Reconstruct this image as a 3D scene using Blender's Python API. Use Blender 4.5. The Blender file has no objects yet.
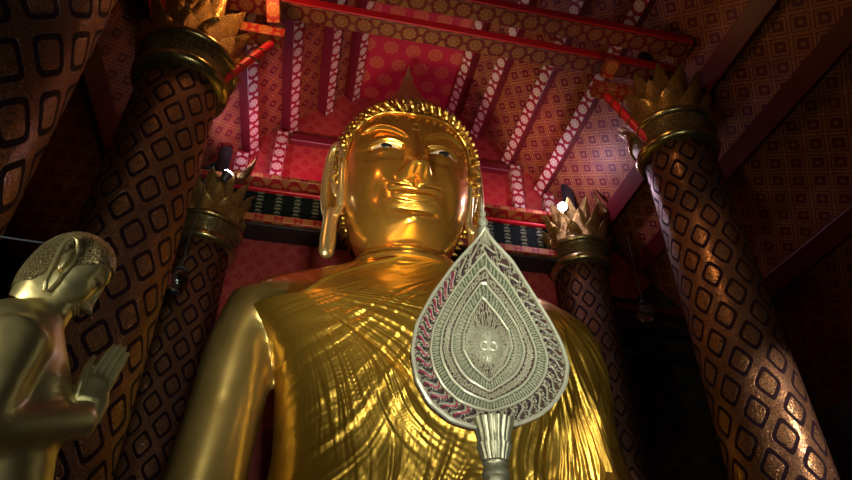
import bpy, math, random
import numpy as np
from mathutils import Vector, Matrix, Quaternion
random.seed(7); rng = np.random.default_rng(7)
PI = math.pi
S = 14.0                      # column top height above the eye, metres; building module
FLOOR = -1.7
YAW, PITCH, FPX = math.radians(11.8), math.radians(35.8), 620.0

# ------------------------------------------------------------------ camera, world, big lights, exposure
sc = bpy.context.scene
col = sc.collection
cam_d = bpy.data.cameras.new('camera'); cam = bpy.data.objects.new('camera', cam_d); col.objects.link(cam)
cam_d.sensor_width = 36; cam_d.lens = FPX*36/852; cam_d.clip_end = 300
cam.rotation_euler = (PI/2+PITCH, 0, -YAW); cam.location = (0, 0, 0)
sc.camera = cam
sc.view_settings.view_transform = 'Standard'; sc.view_settings.look = 'None'
sc.view_settings.gamma = 1; sc.view_settings.use_curve_mapping = False
sc.view_settings.exposure = 0.0
w = bpy.data.worlds.new('world'); sc.world = w; w.use_nodes = True
w.node_tree.nodes['Background'].inputs[0].default_value = (0.75, 0.8, 0.7, 1)
w.node_tree.nodes['Background'].inputs[1].default_value = 0.006

def area(name, loc, target, size, power, color, sy=None, spread=180):
    d = bpy.data.lights.new(name, 'AREA'); d.energy = power; d.color = color; d.size = size
    d.shape = 'RECTANGLE'; d.size_y = sy or size; d.spread = math.radians(spread)
    o = bpy.data.objects.new(name, d); col.objects.link(o); o.location = loc
    o.rotation_euler = (Vector(target)-Vector(loc)).to_track_quat('-Z', 'Y').to_euler(); return o
def spot(name, loc, target, power, color, ang=40, r=.15, blend=.6):
    d = bpy.data.lights.new(name, 'SPOT'); d.energy = power; d.color = color; d.spot_size = math.radians(ang)
    d.spot_blend = blend; d.shadow_soft_size = r
    o = bpy.data.objects.new(name, d); col.objects.link(o); o.location = loc
    o.rotation_euler = (Vector(target)-Vector(loc)).to_track_quat('-Z', 'Y').to_euler(); return o
def point(name, loc, power, color, r=.15):
    d = bpy.data.lights.new(name, 'POINT'); d.energy = power; d.color = color; d.shadow_soft_size = r
    o = bpy.data.objects.new(name, d); col.objects.link(o); o.location = loc; return o

WARM = (1, .72, .38); COOL = (.86, .93, 1); VIOLET = (.80, .55, 1.0)
area('front_fill_area', (3.0, -7, 1.0), (2.3, 12, 7), 3.4, 150, (.95, 1, .85), 3.4, 50)  # added fill area light behind the camera, reflected in the gold; no doorway built
area('face_fill_area', (-1.2, 4.9, -1.3), (1.9, 12.5, 11.2), 1.3, 125, (1, .86, .55), 1.6, 36)  # added area light, draws highlights on the gilded face; has no fixture
area('arm_highlight_light', (-3.6, 1.0, 9.6), (-2.6, 13.3, 5.0), .5, 26, (1, .97, .74), 3.0, 26)  # added strip light, not a window; draws the pale stripe down the arm
spot('assumed_face_spot', (-2.6, 4.5, 2.6), (2.0, 13, 12.0), 1250, (1, .74, .34), 32, .45)  # assumed warm spot on the face, no fixture built
spot('assumed_robe_spot', (4.6, 2.6, -.9), (2.4, 12.5, 4.6), 330, (1, .86, .5), 50, .35)  # assumed spot from below on the robe, without a fixture
spot('fan_fill_spot', (.2, 1.0, -.6), (1.5, 4.2, 2.4), 105, (.97, 1, .88), 34, .2)  # added fill from in front, brightens the fan
spot('assumed_right_column_spot', (11.3, 4.6, 5.2), (9.0, 10.0, 3.8), 2000, (1, .90, .74), 34, .22)  # assumed spot, placed so a pale streak shows low on the right column
spot('assumed_right_column_upper_spot', (5.4, 6.4, 10.2), (9.0, 10.2, 7.2), 260, (1, .55, .2), 40, .2)  # assumed warm spot for the orange streak higher up that column
spot('disciple_fill_spot', (-3.4, .9, 1.6), (-1.4, 3.6, 1.9), 45, (1, .95, .68), 50, .15)  # added fill spot, lifts the kneeling statue out of the dark
area('disciple_fill_area', (-4.2, .4, -.4), (-1.5, 3.6, 1.9), .9, 38, (1, .97, .74), 1.6, 80)  # second added fill for the kneeling statue, not a door
spot('assumed_left_column_spot', (-4.9, 5.3, 12.8), (-3.6, 10.2, 9.0), 150, (1, .55, .2), 44, .2)  # assumed warm spot for the orange glints on the left column

# ------------------------------------------------------------------ pixel rays (852x480 photo frame) used to measure real positions
fw = Vector((math.sin(YAW)*math.cos(PITCH), math.cos(YAW)*math.cos(PITCH), math.sin(PITCH)))
rt = Vector((math.cos(YAW), -math.sin(YAW), 0)); up = rt.cross(fw)
def ray(u, v): return (rt*(u-426) + up*(240-v) + fw*FPX)
def at(u, v, Y):
    d = ray(u, v); return d*(Y/d.y)
def onplane(u, v, p0, n):
    d = ray(u, v); return d*(p0.dot(n)/d.dot(n))

# ------------------------------------------------------------------ materials
def newmat(name):
    m = bpy.data.materials.new(name); m.use_nodes = True
    return m, m.node_tree.nodes, m.node_tree.links, m.node_tree.nodes['Principled BSDF']
class G:      # small node-graph helper
    def __init__(s, nt): s.N, s.L = nt.nodes, nt.links
    def set(s, i, v):
        if hasattr(v, 'is_output') or isinstance(v, bpy.types.NodeSocket): s.L.new(v, i)
        else: i.default_value = v
    def m(s, op, a, b=0.0, c=None):
        n = s.N.new('ShaderNodeMath'); n.operation = op; s.set(n.inputs[0], a); s.set(n.inputs[1], b)
        if c is not None: s.set(n.inputs[2], c)
        return n.outputs[0]
    def uv(s):
        n = s.N.new('ShaderNodeUVMap'); n.uv_map = 'UVMap'
        x = s.N.new('ShaderNodeSeparateXYZ'); s.L.new(n.outputs[0], x.inputs[0]); return n.outputs[0], x.outputs[0], x.outputs[1]
    def mix(s, f, a, b):
        n = s.N.new('ShaderNodeMix'); n.data_type = 'RGBA'; s.set(n.inputs[0], f)
        for i, v in ((6, a), (7, b)):
            if isinstance(v, tuple): v = (*v[:3], 1)
            s.set(n.inputs[i], v)
        return n.outputs[2]
    def noise(s, vec, scale, detail=2, rough=.5):
        n = s.N.new('ShaderNodeTexNoise'); s.L.new(vec, n.inputs['Vector']); n.inputs['Scale'].default_value = scale
        n.inputs['Detail'].default_value = detail; n.inputs['Roughness'].default_value = rough; return n.outputs[0]
    def vor(s, vec, scale, feat='F1', out=0):
        n = s.N.new('ShaderNodeTexVoronoi'); n.feature = feat; s.L.new(vec, n.inputs['Vector']); n.inputs['Scale'].default_value = scale; return n.outputs[out]
    def ramp(s, f, a, b):     # smooth 0..1 between a and b
        n = s.N.new('ShaderNodeMapRange'); n.interpolation_type = 'SMOOTHSTEP'; s.set(n.inputs[0], f)
        n.inputs[1].default_value = a; n.inputs[2].default_value = b; return n.outputs[0]
    def vec(s, x, y, z=0.0):
        n = s.N.new('ShaderNodeCombineXYZ'); s.set(n.inputs[0], x); s.set(n.inputs[1], y); s.set(n.inputs[2], z); return n.outputs[0]
    def obj(s):
        n = s.N.new('ShaderNodeTexCoord'); return n.outputs['Object']
    def bump(s, h, strength, dist):
        n = s.N.new('ShaderNodeBump'); s.L.new(h, n.inputs['Height']); n.inputs['Strength'].default_value = strength; n.inputs['Distance'].default_value = dist; return n.outputs[0]

def metal(name, c, rough=.25, c2=None, nscale=3., bump=0, bscale=8., met=1.0, coat=0, bdist=.02):
    m, N, L, b = newmat(name); g = G(m.node_tree)
    b.inputs['Metallic'].default_value = met; b.inputs['Roughness'].default_value = rough
    o = g.obj()
    if c2: L.new(g.mix(g.ramp(g.noise(o, nscale, 4), .38, .64), c, c2), b.inputs['Base Color'])
    else: b.inputs['Base Color'].default_value = (*c, 1)
    if bump: L.new(g.bump(g.noise(o, bscale, 3), bump, bdist), b.inputs['Normal'])
    if coat: b.inputs['Coat Weight'].default_value = coat
    return m
def plain(name, c, rough=.6, c2=None, nscale=4., emit=0):
    m, N, L, b = newmat(name); g = G(m.node_tree); b.inputs['Roughness'].default_value = rough
    if c2: L.new(g.mix(g.noise(g.obj(), nscale, 4), c, c2), b.inputs['Base Color'])
    else: b.inputs['Base Color'].default_value = (*c, 1)
    if emit: b.inputs['Emission Color'].default_value = (*c, 1); b.inputs['Emission Strength'].default_value = emit
    return m

def shaft_mat():
    m, N, L, b = newmat('column_lattice'); g = G(m.node_tree); uvv, u, v = g.uv()
    nz = g.noise(g.vec(g.m('MULTIPLY', u, 5.7), v), 1.6, 2)
    a = g.m('MULTIPLY', u, 8.0); bb = g.m('DIVIDE', v, 1.02)
    wob = g.m('MULTIPLY', g.m('SUBTRACT', nz, .5), .12)
    p = g.m('ADD', g.m('ADD', a, bb), wob); q = g.m('SUBTRACT', a, bb)
    fx = g.m('ABSOLUTE', g.m('SUBTRACT', g.m('FRACT', p), .5)); fy = g.m('ABSOLUTE', g.m('SUBTRACT', g.m('FRACT', q), .5))
    # rounded square distance
    d = g.m('POWER', g.m('ADD', g.m('POWER', fx, 5.0), g.m('POWER', fy, 5.0)), .2)
    band = g.m('MULTIPLY', g.ramp(d, .25, .27), g.m('SUBTRACT', 1.0, g.ramp(d, .37, .39)))
    fo = g.vor(g.vec(g.m('MULTIPLY', u, 5.7), v), 17, 'DISTANCE_TO_EDGE')
    fo2 = g.noise(g.vec(g.m('MULTIPLY', u, 5.7), v), 26, 3, .7)
    foil = g.m('MULTIPLY', g.ramp(fo, .015, .07), g.ramp(fo2, .36, .5))
    goldc = g.mix(foil, (.030, .008, .008), (.27, .125, .05))
    inner = g.m('SUBTRACT', 1.0, g.ramp(d, .25, .30))
    goldc = g.mix(g.m('MULTIPLY', g.m('SUBTRACT', 1.0, inner), .3), goldc, (.12, .045, .03))
    c = g.mix(band, goldc, (.014, .003, .008))
    L.new(c, b.inputs['Base Color'])
    L.new(g.m('MULTIPLY', g.m('SUBTRACT', 1.0, band), g.m('MULTIPLY_ADD', foil, .55, .3)), b.inputs['Metallic'])
    L.new(g.m('MULTIPLY_ADD', band, .35, .30), b.inputs['Roughness'])
    L.new(g.m('MULTIPLY_ADD', band, -.4, .5), b.inputs['Specular IOR Level'])
    L.new(g.bump(g.m('ADD', g.m('MULTIPLY', foil, .4), g.m('MULTIPLY', band, -1.0)), .5, .03), b.inputs['Normal'])
    return m
def diamond_mat(name, period, ground, line, line2=None, rough=.55, met=.25):
    m, N, L, b = newmat(name); g = G(m.node_tree); uvv, u, v = g.uv()
    a = g.m('DIVIDE', u, period); c_ = g.m('DIVIDE', v, period)
    p = g.m('ADD', a, c_); q = g.m('SUBTRACT', a, c_)
    fx = g.m('ABSOLUTE', g.m('SUBTRACT', g.m('FRACT', p), .5)); fy = g.m('ABSOLUTE', g.m('SUBTRACT', g.m('FRACT', q), .5))
    d = g.m('MAXIMUM', fx, fy)
    outer = g.ramp(d, .42, .45)
    mid = g.m('MULTIPLY', g.ramp(d, .26, .28), g.m('SUBTRACT', 1.0, g.ramp(d, .37, .39)))
    core = g.m('SUBTRACT', 1.0, g.ramp(d, .07, .12))
    br = g.noise(uvv, 34, 3, .7); lf = g.ramp(br, .40, .55)
    k = g.m('MULTIPLY', g.m('MAXIMUM', outer, g.m('MAXIMUM', g.m('MULTIPLY', core, .8), g.m('MULTIPLY', mid, 0.9))), lf)
    wear = g.ramp(g.noise(uvv, 1.3, 3), .25, .6)
    k = g.m('MULTIPLY', k, g.m('MULTIPLY_ADD', wear, .5, .5))
    L.new(g.mix(k, ground, line), b.inputs['Base Color'])
    L.new(g.m('MULTIPLY', k, met), b.inputs['Metallic']); b.inputs['Roughness'].default_value = rough
    return m
def flower_mat(name, period, ground, petal, rough=.5, rows=1, stretch=1.0):
    # chain of round flowers; v is centred across the strip
    m, N, L, b = newmat(name); g = G(m.node_tree); uvv, u, v = g.uv()
    a = g.m('SUBTRACT', g.m('FRACT', g.m('DIVIDE', u, period)), .5)
    a = g.m('MULTIPLY', a, stretch)
    c_ = g.m('DIVIDE', v, period/stretch)
    if rows != 1:
        row = g.m('FLOOR', g.m('ADD', g.m('DIVIDE', v, period*.9), .5))
        a = g.m('SUBTRACT', g.m('FRACT', g.m('ADD', g.m('DIVIDE', u, period), g.m('MULTIPLY', row, .5))), .5)
        c_ = g.m('MULTIPLY', g.m('SUBTRACT', g.m('FRACT', g.m('ADD', g.m('DIVIDE', v, period*.9), .5)), .5), .9)
    r = g.m('SQRT', g.m('ADD', g.m('MULTIPLY', a, a), g.m('MULTIPLY', c_, c_)))
    th = g.m('ARCTAN2', c_, a)
    pet = g.m('MULTIPLY', g.m('COSINE', g.m('MULTIPLY', th, 8.0)), .03)
    rr = g.m('ADD', r, pet)
    disc = g.m('SUBTRACT', 1.0, g.ramp(rr, .30, .34))
    ring = g.m('MULTIPLY', g.ramp(r, .14, .17), g.m('SUBTRACT', 1.0, g.ramp(r, .18, .21)))
    k = g.m('MULTIPLY', disc, g.m('SUBTRACT', 1.0, g.m('MULTIPLY', ring, .75)))
    # bow ties between flowers
    a2 = g.m('SUBTRACT', .5*stretch, g.m('ABSOLUTE', a))
    bow = g.m('MULTIPLY', g.m('SUBTRACT', 1.0, g.ramp(g.m('SUBTRACT', a2, g.m('MULTIPLY', g.m('ABSOLUTE', c_), .45)), .02, .05)), g.ramp(g.m('ABSOLUTE', c_), .05, .09))
    if rows == 1: k = g.m('MAXIMUM', k, bow)
    L.new(g.mix(k, ground, petal), b.inputs['Base Color']); b.inputs['Roughness'].default_value = rough
    L.new(g.m('MULTIPLY', k, .2), b.inputs['Metallic'])
    return m
def frieze_mat():
    m, N, L, b = newmat('frieze_zigzag'); g = G(m.node_tree); uvv, u, v = g.uv()
    cell = g.m('ABSOLUTE', g.m('SUBTRACT', g.m('FRACT', g.m('DIVIDE', u, .62)), .5))
    z = g.m('ABSOLUTE', g.m('SUBTRACT', g.m('FRACT', g.m('DIVIDE', v, .3)), .5))
    k = g.m('SUBTRACT', 1.0, g.ramp(g.m('ADD', cell, g.m('MULTIPLY', z, .35)), .22, .27))
    k2 = g.ramp(g.m('FRACT', g.m('ADD', g.m('DIVIDE', v, .15), cell)), .35, .5)
    L.new(g.mix(g.m('MULTIPLY', k, k2), (.006, .009, .008), (.16, .17, .10)), b.inputs['Base Color'])
    b.inputs['Roughness'].default_value = .8; b.inputs['Specular IOR Level'].default_value = .1; return m
def relief_mat(name, c, c2, scale, rough=.35, met=1.0, depth=.03):
    m, N, L, b = newmat(name); g = G(m.node_tree); o = g.obj()
    e = g.vor(o, scale, 'DISTANCE_TO_EDGE'); n = g.noise(o, scale*2.2, 3, .6)
    k = g.m('MULTIPLY', g.ramp(e, .02, .12), g.ramp(n, .35, .55))
    L.new(g.mix(k, c2, c), b.inputs['Base Color']); b.inputs['Metallic'].default_value = met; b.inputs['Roughness'].default_value = rough
    L.new(g.bump(k, .8, depth), b.inputs['Normal']); return m
def glass_mat():
    m, N, L, b = newmat('clear_glass'); b.inputs['Base Color'].default_value = (.75, .85, .95, 1)
    b.inputs['Transmission Weight'].default_value = 1; b.inputs['Roughness'].default_value = .08; return m

RED = (.34, .012, .022); DRED = (.10, .006, .012)
M = dict(
    shaft=shaft_mat(),
    slope=diamond_mat('ceiling_diamond_stencil', .76, (.12, .005, .012), (.50, .20, .06)),
    wall=diamond_mat('wall_diamond_stencil', .60, (.26, .006, .018), (.46, .10, .05)),
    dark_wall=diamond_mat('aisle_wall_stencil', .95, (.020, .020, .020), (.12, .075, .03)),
    roundel=flower_mat('ceiling_roundel_stencil', .86, (.28, .006, .022), (.36, .07, .035), rows=2),
    purlin=flower_mat('purlin_flower_stencil', .66, (.24, .008, .02), (.58, .48, .38), stretch=1.3),
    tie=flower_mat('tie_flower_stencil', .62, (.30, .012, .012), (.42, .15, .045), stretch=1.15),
    tieshaded=flower_mat('tie_stencil_shaded', .62, (.12, .006, .010), (.26, .10, .04), stretch=1.15),  # darker copy of tie: the soffit's shade is put into the colour
    frieze=frieze_mat(),
    red=plain('red_lacquer', (.62, .010, .025), .4, (.52, .01, .02)),
    dred=plain('dark_red_lacquer', (.13, .006, .012), .45, (.09, .004, .01)),
    dark=plain('dark_timber', (.022, .014, .014), .6, (.012, .010, .012)),
    stone=plain('floor_stone', (.16, .12, .09), .35, (.10, .07, .05)),
    gold=metal('polished_gold', (.78, .40, .07), .21, (.68, .34, .06), .8, .0, met=.86),
    olive=metal('polished_gold_limbs', (.70, .50, .16), .26, (.58, .40, .12), 1.2, met=.8),
    hairbase=metal('gilt_scalp_shaded', (.20, .11, .03), .45, met=.6),  # scalp coloured dark to paint the shade in the gaps between curls
    hair=metal('gilded_curls', (.78, .50, .12), .28),
    ear=metal('pale_gold', (.90, .68, .30), .27, met=.86),
    relief=relief_mat('gilded_relief', (.50, .32, .11), (.10, .05, .02), 16, .33, .9),
    finial=relief_mat('dull_gilded_finial', (.66, .38, .14), (.34, .16, .07), 8, .4, .7),
    leaf=relief_mat('gilded_lotus_leaf', (.62, .40, .12), (.16, .09, .03), 20, .30, .85, .015),
    torus=metal('burnished_ring', (.42, .32, .13), .25, (.30, .22, .09), 6, .1, 20, met=.9),
    collar=metal('tarnished_silver_gilt', (.46, .43, .28), .42, (.34, .32, .22), 20, .2, 60, met=.7, bdist=.003),
    ring=relief_mat('gilded_ring', (.34, .25, .11), (.06, .045, .02), 16, .34, .85, .02),
    bronze=metal('aged_brass', (.62, .52, .24), .36, (.50, .42, .20), 5, .1, 60, bdist=.002, met=.8),
    dhair=relief_mat('pebbled_brass_hair', (.62, .52, .28), (.16, .12, .05), 58, .38, .9, .012),
    fanbase=plain('fan_dark_inlay', (.10, .025, .03), .3, (.05, .05, .03), 30),
    fangold=relief_mat('fan_chased_silver_gilt', (.80, .75, .55), (.40, .36, .25), 70, .36, .35, .006),
    fanrim=metal('fan_pale_rim', (.80, .76, .58), .3, met=.4),
    fanred=plain('fan_red_inlay', (.42, .02, .09), .25),
    fandark=plain('fan_black_inlay', (.025, .015, .02), .3),
    fangreen=plain('fan_green_inlay', (.10, .12, .07), .35),
    white=plain('eye_white', (.75, .66, .60), .3), black=plain('eye_black', (.008, .012, .02), .08),
    glass=glass_mat(), steel=plain('lamp_housing', (.05, .05, .055), .4),
    bulb=plain('lit_lamp_lens', (.80, .78, 1.0), .4, emit=40), wire=plain('thin_cable', (.05, .06, .09), .5),
)
def robe_mat():
    m, N, L, b = newmat('gold_satin'); g = G(m.node_tree)
    b.inputs['Base Color'].default_value = (.60, .35, .05, 1); b.inputs['Metallic'].default_value = .82
    b.inputs['Roughness'].default_value = .31
    n = g.noise(g.obj(), 9, 3); L.new(g.bump(n, .12, .04), b.inputs['Normal']); return m
M['robe'] = robe_mat()

# ------------------------------------------------------------------ mesh helpers
ORG = {}
class MB:
    def __init__(s): s.v = []; s.f = []; s.uv = []
    def add(s, V, F, UV=None):
        n = len(s.v); s.v += [tuple(p) for p in V]; s.f += [tuple(i+n for i in f) for f in F]
        if UV is None: UV = [[(0, 0)]*len(f) for f in F]
        s.uv += UV; return s
    def box(s, a, b, rot=None, c=None):
        x0, y0, z0 = a; x1, y1, z1 = b
        V = [(x0,y0,z0),(x1,y0,z0),(x1,y1,z0),(x0,y1,z0),(x0,y0,z1),(x1,y0,z1),(x1,y1,z1),(x0,y1,z1)]
        F = [(3,2,1,0),(4,5,6,7),(0,1,5,4),(2,3,7,6),(1,2,6,5),(3,0,4,7)]
        UV = []
        for k, f in enumerate(F):
            ax = (0, 1) if k < 2 else ((0, 2) if k < 4 else (1, 2))
            UV.append([(V[i][ax[0]], V[i][ax[1]]) for i in f])
        return s.add(V, F, UV)
    def beam(s, p0, p1, w, h, updir=(0, 0, 1), bev=.02):
        # prism with chamfered edges; u runs along, v centred across each face
        p0 = Vector(p0); p1 = Vector(p1); d = (p1-p0); Ln = d.length; d.normalize()
        sd = d.cross(Vector(updir)).normalized(); u = sd.cross(d).normalized()
        c = bev
        prof = [(-w/2+c,-h/2),(w/2-c,-h/2),(w/2,-h/2+c),(w/2,h/2-c),(w/2-c,h/2),(-w/2+c,h/2),(-w/2,h/2-c),(-w/2,-h/2+c)]
        V = [p0+sd*a+u*b for a, b in prof]+[p1+sd*a+u*b for a, b in prof]; F = []; UV = []
        for i in range(8):
            j = (i+1) % 8; F.append((i, j, j+8, i+8))
            big = i % 2 == 0; hw = ((w if i in (0, 4) else h)/2-c) if big else .01
            UV.append([(0, -hw), (0, hw), (Ln, hw), (Ln, -hw)])
        F.append(tuple(range(7, -1, -1))); UV.append([prof[i] for i in range(7, -1, -1)])
        F.append(tuple(range(8, 16))); UV.append([prof[i] for i in range(8)])
        return s.add(V, F, UV)
    def lathe(s, prof, c=(0, 0, 0), seg=48, cap=True, fn=None):
        V = []; F = []; UV = []; n = len(prof)
        for r, z in prof:
            for k in range(seg):
                a = 2*PI*k/seg; rr = r if fn is None else fn(r, z, a)
                V.append((c[0]+rr*math.cos(a), c[1]+rr*math.sin(a), c[2]+z))
        for i in range(n-1):
            for k in range(seg):
                k2 = (k+1) % seg
                F.append((i*seg+k, i*seg+k2, (i+1)*seg+k2, (i+1)*seg+k))
                z0, z1 = prof[i][1], prof[i+1][1]
                UV.append([(k/seg, z0), ((k+1)/seg, z0), ((k+1)/seg, z1), (k/seg, z1)])
        if cap:
            F.append(tuple(range(seg-1, -1, -1))); UV.append([(0, 0)]*seg)
            F.append(tuple(range((n-1)*seg, n*seg))); UV.append([(0, 0)]*seg)
        return s.add(V, F, UV)
    def tube(s, pts, rad, seg=12, flat=1.0, nrm=None, rounds=True):
        P = [Vector(p) for p in pts]; R = list(rad) if hasattr(rad, '__len__') else [rad]*len(P)
        if rounds:
            d0 = (P[0]-P[1]).normalized(); d1 = (P[-1]-P[-2]).normalized()
            a = [(P[0]+d0*R[0]*math.sin(t), R[0]*math.cos(t)) for t in (1.45, 1.0, .5)]
            b = [(P[-1]+d1*R[-1]*math.sin(t), R[-1]*math.cos(t)) for t in (.5, 1.0, 1.45)]
            P = [q[0] for q in a]+P+[q[0] for q in b]; R = [q[1] for q in a]+R+[q[1] for q in b]
        ref = Vector(nrm) if nrm else None; V = []; prev = None; n = len(P)
        for i in range(n):
            t = (P[min(i+1, n-1)]-P[max(i-1, 0)]).normalized()
            if prev is None:
                a = ref or (Vector((0, 0, 1)) if abs(t.z) < .9 else Vector((1, 0, 0)))
                x = t.cross(a).normalized()
            else: x = (prev-t*prev.dot(t)).normalized()
            prev = x; y = t.cross(x)
            for k in range(seg):
                an = 2*PI*k/seg; V.append(P[i]+x*(R[i]*math.cos(an))+y*(R[i]*flat*math.sin(an)))
        F = []; UV = []
        for i in range(n-1):
            for k in range(seg):
                k2 = (k+1) % seg; F.append((i*seg+k, i*seg+k2, (i+1)*seg+k2, (i+1)*seg+k)); UV.append([(i*.1, k/seg-.5)]*4)
        F.append(tuple(range(seg-1, -1, -1))); F.append(tuple(range((n-1)*seg, n*seg))); UV += [[(0, 0)]*seg]*2
        return s.add(V, F, UV)
    def ell(s, c, r, rot=None, nu=20, nv=14):
        c = Vector(c); V = []; F = []
        for i in range(1, nv):
            t = PI*i/nv
            for k in range(nu):
                a = 2*PI*k/nu; p = Vector((r[0]*math.sin(t)*math.cos(a), r[1]*math.sin(t)*math.sin(a), r[2]*math.cos(t)))
                V.append(c+(rot@p if rot else p))
        tp = len(V); p = Vector((0, 0, r[2])); V.append(c+(rot@p if rot else p)); V.append(c-(rot@p if rot else p))
        for i in range(nv-2):
            for k in range(nu):
                k2 = (k+1) % nu; F.append((i*nu+k, (i+1)*nu+k, (i+1)*nu+k2, i*nu+k2))
        for k in range(nu):
            F.append((tp, k, (k+1) % nu)); F.append((tp+1, (nv-2)*nu+(k+1) % nu, (nv-2)*nu+k))
        return s.add(V, F)
    def build(s, name, mat, parent=None, smooth=True, ang=40, mat2=None, on2=None):
        org = ORG.get(parent.name, Vector()) if parent else Vector()
        me = bpy.data.meshes.new(name); me.from_pydata([(x-org.x, y-org.y, z-org.z) for x, y, z in s.v], [], s.f)
        uvl = me.uv_layers.new(name='UVMap')
        flat = [c for f in s.uv for p in f for c in p]
        uvl.data.foreach_set('uv', flat)
        me.polygons.foreach_set('use_smooth', [smooth]*len(me.polygons))
        if smooth and ang < 180: me.set_sharp_from_angle(angle=math.radians(ang))
        me.materials.append(M[mat] if isinstance(mat, str) else mat)
        if mat2:
            me.materials.append(M[mat2])
            for k in on2: me.polygons[k].material_index = 1
        me.update()
        o = bpy.data.objects.new(name, me); col.objects.link(o)
        if parent: o.parent = parent; ORG[o.name] = org
        return o
def tag(o, label=None, cat=None, group=None, kind=None):
    if label: o['label'] = label
    if cat: o['category'] = cat
    if group: o['group'] = group
    if kind: o['kind'] = kind
    return o
def thing(name, loc, label, cat, group=None):
    o = bpy.data.objects.new(name, None); col.objects.link(o); o.location = loc; o.empty_display_size = .3
    ORG[o.name] = Vector(loc); return tag(o, label, cat, group)
def struct(mb, name, mat, **k): return tag(mb.build(name, mat, **k), kind='structure')
def copy_tree(o, parent=None):
    c = o.copy(); col.objects.link(c); c.parent = parent
    if o.name in ORG: ORG[c.name] = ORG[o.name]
    for ch in list(o.children): copy_tree(ch, c)
    return c
def remesh(mb, voxel, smooth=4):
    # blend overlapping volumes into one continuous skin
    me = bpy.data.meshes.new('tmp'); me.from_pydata(mb.v, [], mb.f); o = bpy.data.objects.new('tmp', me); col.objects.link(o)
    r = o.modifiers.new('r', 'REMESH'); r.mode = 'VOXEL'; r.voxel_size = voxel
    s_ = o.modifiers.new('s', 'SMOOTH'); s_.iterations = smooth; s_.factor = .6
    dg = bpy.context.evaluated_depsgraph_get(); ev = o.evaluated_get(dg); m2 = ev.to_mesh()
    out = MB(); out.add([tuple(v.co) for v in m2.vertices], [tuple(p.vertices) for p in m2.polygons])
    ev.to_mesh_clear(); bpy.data.objects.remove(o); return out
def xform(mb, mat):
    mb.v = [tuple(mat@Vector(p)) for p in mb.v]; return mb
def smoothstep(a, b, x): t = np.clip((x-a)/(b-a), 0, 1); return t*t*(3-2*t)

# ------------------------------------------------------------------ building shell
AX = .19*S                                             # axis of the nave (x)
YB = 1.24*S                                            # back wall
Y0 = -8.0                                              # front end of the hall
off_z = lambda off: (1.4-1.06*(off-.165))*S            # roof slope height at an offset (in modules) from the axis
OFFS = [.165, .235, .322, .41, .545, .64, .80, 1.0]
# floor
struct(MB().box((AX-S, Y0, FLOOR-.2), (AX+S, YB+.4, FLOOR)), 'floor', 'stone')
# flat crown panel with roundels
mb = MB().box((AX-.165*S, Y0, 1.40*S), (AX+.165*S, YB, 1.40*S+.15))
struct(mb, 'ceiling', 'roundel')
for sx, nm in ((-1, 'left'), (1, 'right')):
    a, b = OFFS[0], OFFS[-1]
    p = [(AX+sx*a*S, Y0, off_z(a)+.1), (AX+sx*b*S, Y0, off_z(b)+.1), (AX+sx*b*S, YB, off_z(b)+.1), (AX+sx*a*S, YB, off_z(a)+.1)]
    Ls = math.hypot((b-a)*S, off_z(a)-off_z(b)); th = .15
    V = p+[(x, y, z+th) for x, y, z in p]
    mb = MB().add(V, [(0,1,2,3),(4,7,6,5),(0,4,5,1),(1,5,6,2),(2,6,7,3),(3,7,4,0)], [[(0,0),(0,Ls),(YB-Y0,Ls),(YB-Y0,0)]]*6)
    struct(mb, 'ceiling_'+nm, 'slope')
    x = AX+sx*S
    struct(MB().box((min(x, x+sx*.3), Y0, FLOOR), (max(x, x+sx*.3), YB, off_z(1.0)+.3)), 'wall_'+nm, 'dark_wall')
# back wall: nave part (red), aisles (dark)
cxl, cxr = -.255*S, .643*S
struct(MB().box((cxl, YB, FLOOR), (cxr, YB+.3, 1.45*S)), 'wall_back', 'wall')
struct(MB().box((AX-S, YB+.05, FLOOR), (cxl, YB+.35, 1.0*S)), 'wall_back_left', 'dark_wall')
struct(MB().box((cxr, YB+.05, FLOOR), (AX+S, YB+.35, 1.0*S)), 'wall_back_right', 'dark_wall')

# purlins ---------------------------------------------------------
ordw = ['topmost', 'second', 'third', 'fourth', 'fifth', 'sixth', 'seventh']
slope_dir = {s_: Vector((s_, 0, -1.06)).normalized() for s_ in (-1, 1)}
for sx, nm in ((-1, 'left'), (1, 'right')):
    for i, o_ in enumerate(OFFS[:7]):
        nrm = Vector((sx*-1.06, 0, -1)).normalized()      # into the room
        z = off_z(o_); c = Vector((AX+sx*o_*S, 0, z+.05))+nrm*.24
        wd = .40 if i < 4 else .55
        mb = MB().beam((c.x, Y0+.1, c.z), (c.x, YB-.02, c.z), wd, .50, tuple(nrm), .015)
        ob = mb.build('roof_purlin', 'dred', mat2='purlin' if i < 4 else 'dred', on2=(4,))
        look = 'slim red purlin stencilled with pale round flowers' if i < 4 else 'broad dark red purlin'
        tag(ob, f'{look}, {ordw[i]} down the {nm} roof slope', 'roof beam', 'long purlins under the roof slopes')
# gable wall: stepped red posts and rails at the back
for sx, nm in ((-1, 'left'), (1, 'right')):
    for i, (o_, zt) in enumerate(((.322, off_z(.322)), (.41, off_z(.41)))):
        x = AX+sx*o_*S
        ob = MB().beam((x, YB-.17, 1.0*S), (x, YB-.17, zt-.5), .42, .30, (0, -1, 0)).build('gable_post', 'purlin')
        tag(ob, f'{("inner","outer")[i]} red flowered post standing on the {nm} end of the back lintel', 'post', 'gable posts on the back wall')
    zr = (1.235-.015)*S-.5
ob = MB().beam((AX-.30*S, YB-.15, zr), (AX+.30*S, YB-.15, zr), .28, .34).build('gable_rail', 'dred')
tag(ob, 'red rail crossing the gable behind the big gilded head', 'beam')
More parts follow.
